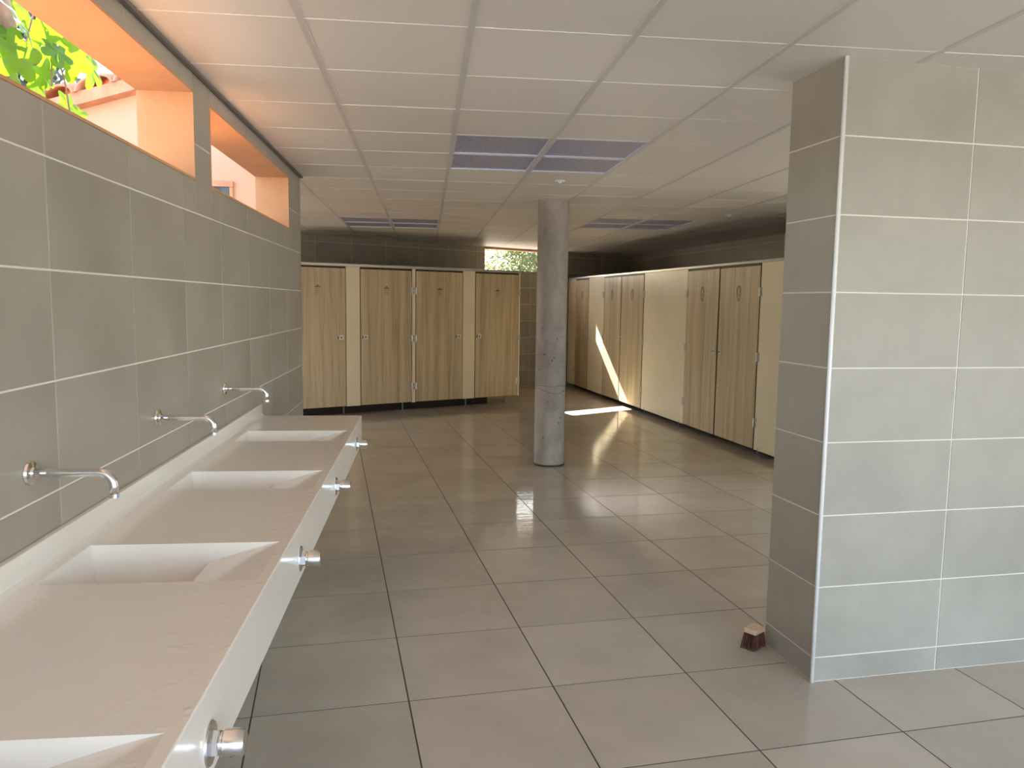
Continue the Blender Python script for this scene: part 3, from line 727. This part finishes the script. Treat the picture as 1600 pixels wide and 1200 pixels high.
tube('branch', [Vector(p)+fo for p in ((-2.35, 3.7, 4.6), (-2.2, 3.95, 3.6), (-2.02, 4.09, 3.05), (-2.0, 4.13, 2.88), (-2.0, 4.16, 2.80), (-2.0, 4.235, 2.735))], [.05, .045, .036, .034, .034, .028], 'bark', ft, 10)
tube('trunk', [Vector(p)+fo for p in ((-2.6, 3.5, -.2), (-2.55, 3.5, 1.5), (-2.45, 3.55, 3.2), (-2.35, 3.7, 4.6))], [.12, .10, .08, .05], 'bark', ft, 10)
for pts in (((-2.0, 4.235, 2.75), (-2.0, 4.42, 3.1), (-2.0, 4.57, 2.95), (-1.98, 4.50, 2.70)), ((-2.0, 4.55, 3.1), (-2.0, 4.60, 2.94), (-1.98, 4.66, 2.76), (-1.97, 4.68, 2.60)), ((-2.02, 4.1, 3.02), (-2.0, 4.3, 3.15), (-2.0, 4.6, 3.12))):
    tube('twig', [Vector(p)+fo for p in pts], .005, 'bark', ft, 6)
rl = random.Random(11)
LP = [(4.16, 2.99), (4.27, 2.974), (4.33, 2.94), (4.46, 2.97), (4.60, 2.96), (4.76, 3.0), (4.68, 2.90), (4.40, 2.85), (4.55, 2.86), (4.86, 2.90), (4.74, 2.82), (4.09, 2.83), (4.12, 2.70), (4.26, 2.70), (4.62, 2.74), (4.98, 2.655), (4.80, 2.66), (4.02, 2.95), (4.05, 2.72), (4.50, 2.75), (4.3, 3.1), (4.5, 3.12), (4.7, 3.12), (3.9, 3.05), (3.95, 2.85)]
for (y, z) in LP:
    s = rl.uniform(.085, .125)
    if y > 4.9: s = .085
    rx, ry_, rz_ = rl.uniform(50, 120), rl.uniform(-35, 35), rl.uniform(20, 110)
    mw = Matrix.Translation(Vector((-2.0+rl.uniform(-.14, .14), y, z))+fo) @ Matrix.Rotation(R(rz_), 4, 'Z') @ Matrix.Rotation(R(rx), 4, 'X') @ Matrix.Rotation(R(180+rl.uniform(-40, 40)), 4, 'Z') @ Matrix.Scale(s, 4)
    link('leaf', LM, None, ft, mw)

def tree(name, label, loc, h, rad, n, leafm, barkm, size, seed, blobs=9, low=0.35, group='trees outside the washroom'):
    r = random.Random(seed); e = tag(empty(name, loc), label, 'tree', group)
    bm = bmesh.new(); cl = []
    add_tube(bm, [(0, 0, 0), (.08*h*r.uniform(-1, 1), .05*h*r.uniform(-1, 1), h*.5), (0, 0, h*.9)], [h*.03, h*.022, h*.008], 8)
    for q in range(blobs):
        a = r.uniform(0, 6.28); d = rad*r.uniform(.2, .95); z = h*r.uniform(low, 1.0)
        c = Vector((d*math.cos(a), d*math.sin(a), z)); cl.append((c, rad*r.uniform(.25, .5)))
        add_tube(bm, [(0, 0, z*.75), c*.6 + Vector((0, 0, z*.35)), c], [h*.010, h*.007, h*.003], 6)
    link('trunk', bm_mesh(bm, 'trunk', True), barkm, e)
    vs, fs = [], []
    for q in range(n):
        c, rr = cl[q % len(cl)]
        p = c + Vector((r.gauss(0, 1), r.gauss(0, 1), r.gauss(0, .8)))*rr*.55
        a = Vector((r.gauss(0, 1), r.gauss(0, 1), r.gauss(0, 1))).normalized(); b = a.orthogonal().normalized()
        s = size*r.uniform(.6, 1.3); k = len(vs)
        vs += [p-a*s, p+b*s*.45, p+a*s, p-b*s*.45]; fs.append((k, k+1, k+2, k+3))
    me = bpy.data.meshes.new('foliage'); me.from_pydata([tuple(v) for v in vs], [], fs)
    o = link('foliage', me, leafm, e); o['kind'] = 'stuff'
tree('pine_tree', 'bluish pine tree beyond the clay tiled roof', (-9.5, 17.5, -.16), 9.5, 3.6, 22000, 'leaf_pine', 'bark_dark', .12, 2, 16, .2)
tree('pine_tree', 'second pine tree beyond the fig leaves', (-17.5, 16.0, -.16), 9.0, 2.9, 20000, 'leaf_pine', 'bark_dark', .12, 4, 16, .2)
tree('olive_tree', 'pale green tree filling the small back window', (3.3, 21.5, -.16), 4.6, 2.5, 26000, 'leaf_bush', 'bark', .055, 6, 18, .3)
tree('olive_tree', 'darker tree behind the pale one in the small back window', (7.4, 28.5, -.16), 7.2, 3.0, 20000, 'leaf_pine', 'bark', .07, 8, 16, .25)
tree('olive_tree', 'low pale shrub at the left of the small back window', (-2.7, 20.8, -.16), 4.8, 1.7, 20000, 'leaf_bush', 'bark', .055, 9, 14, .3)
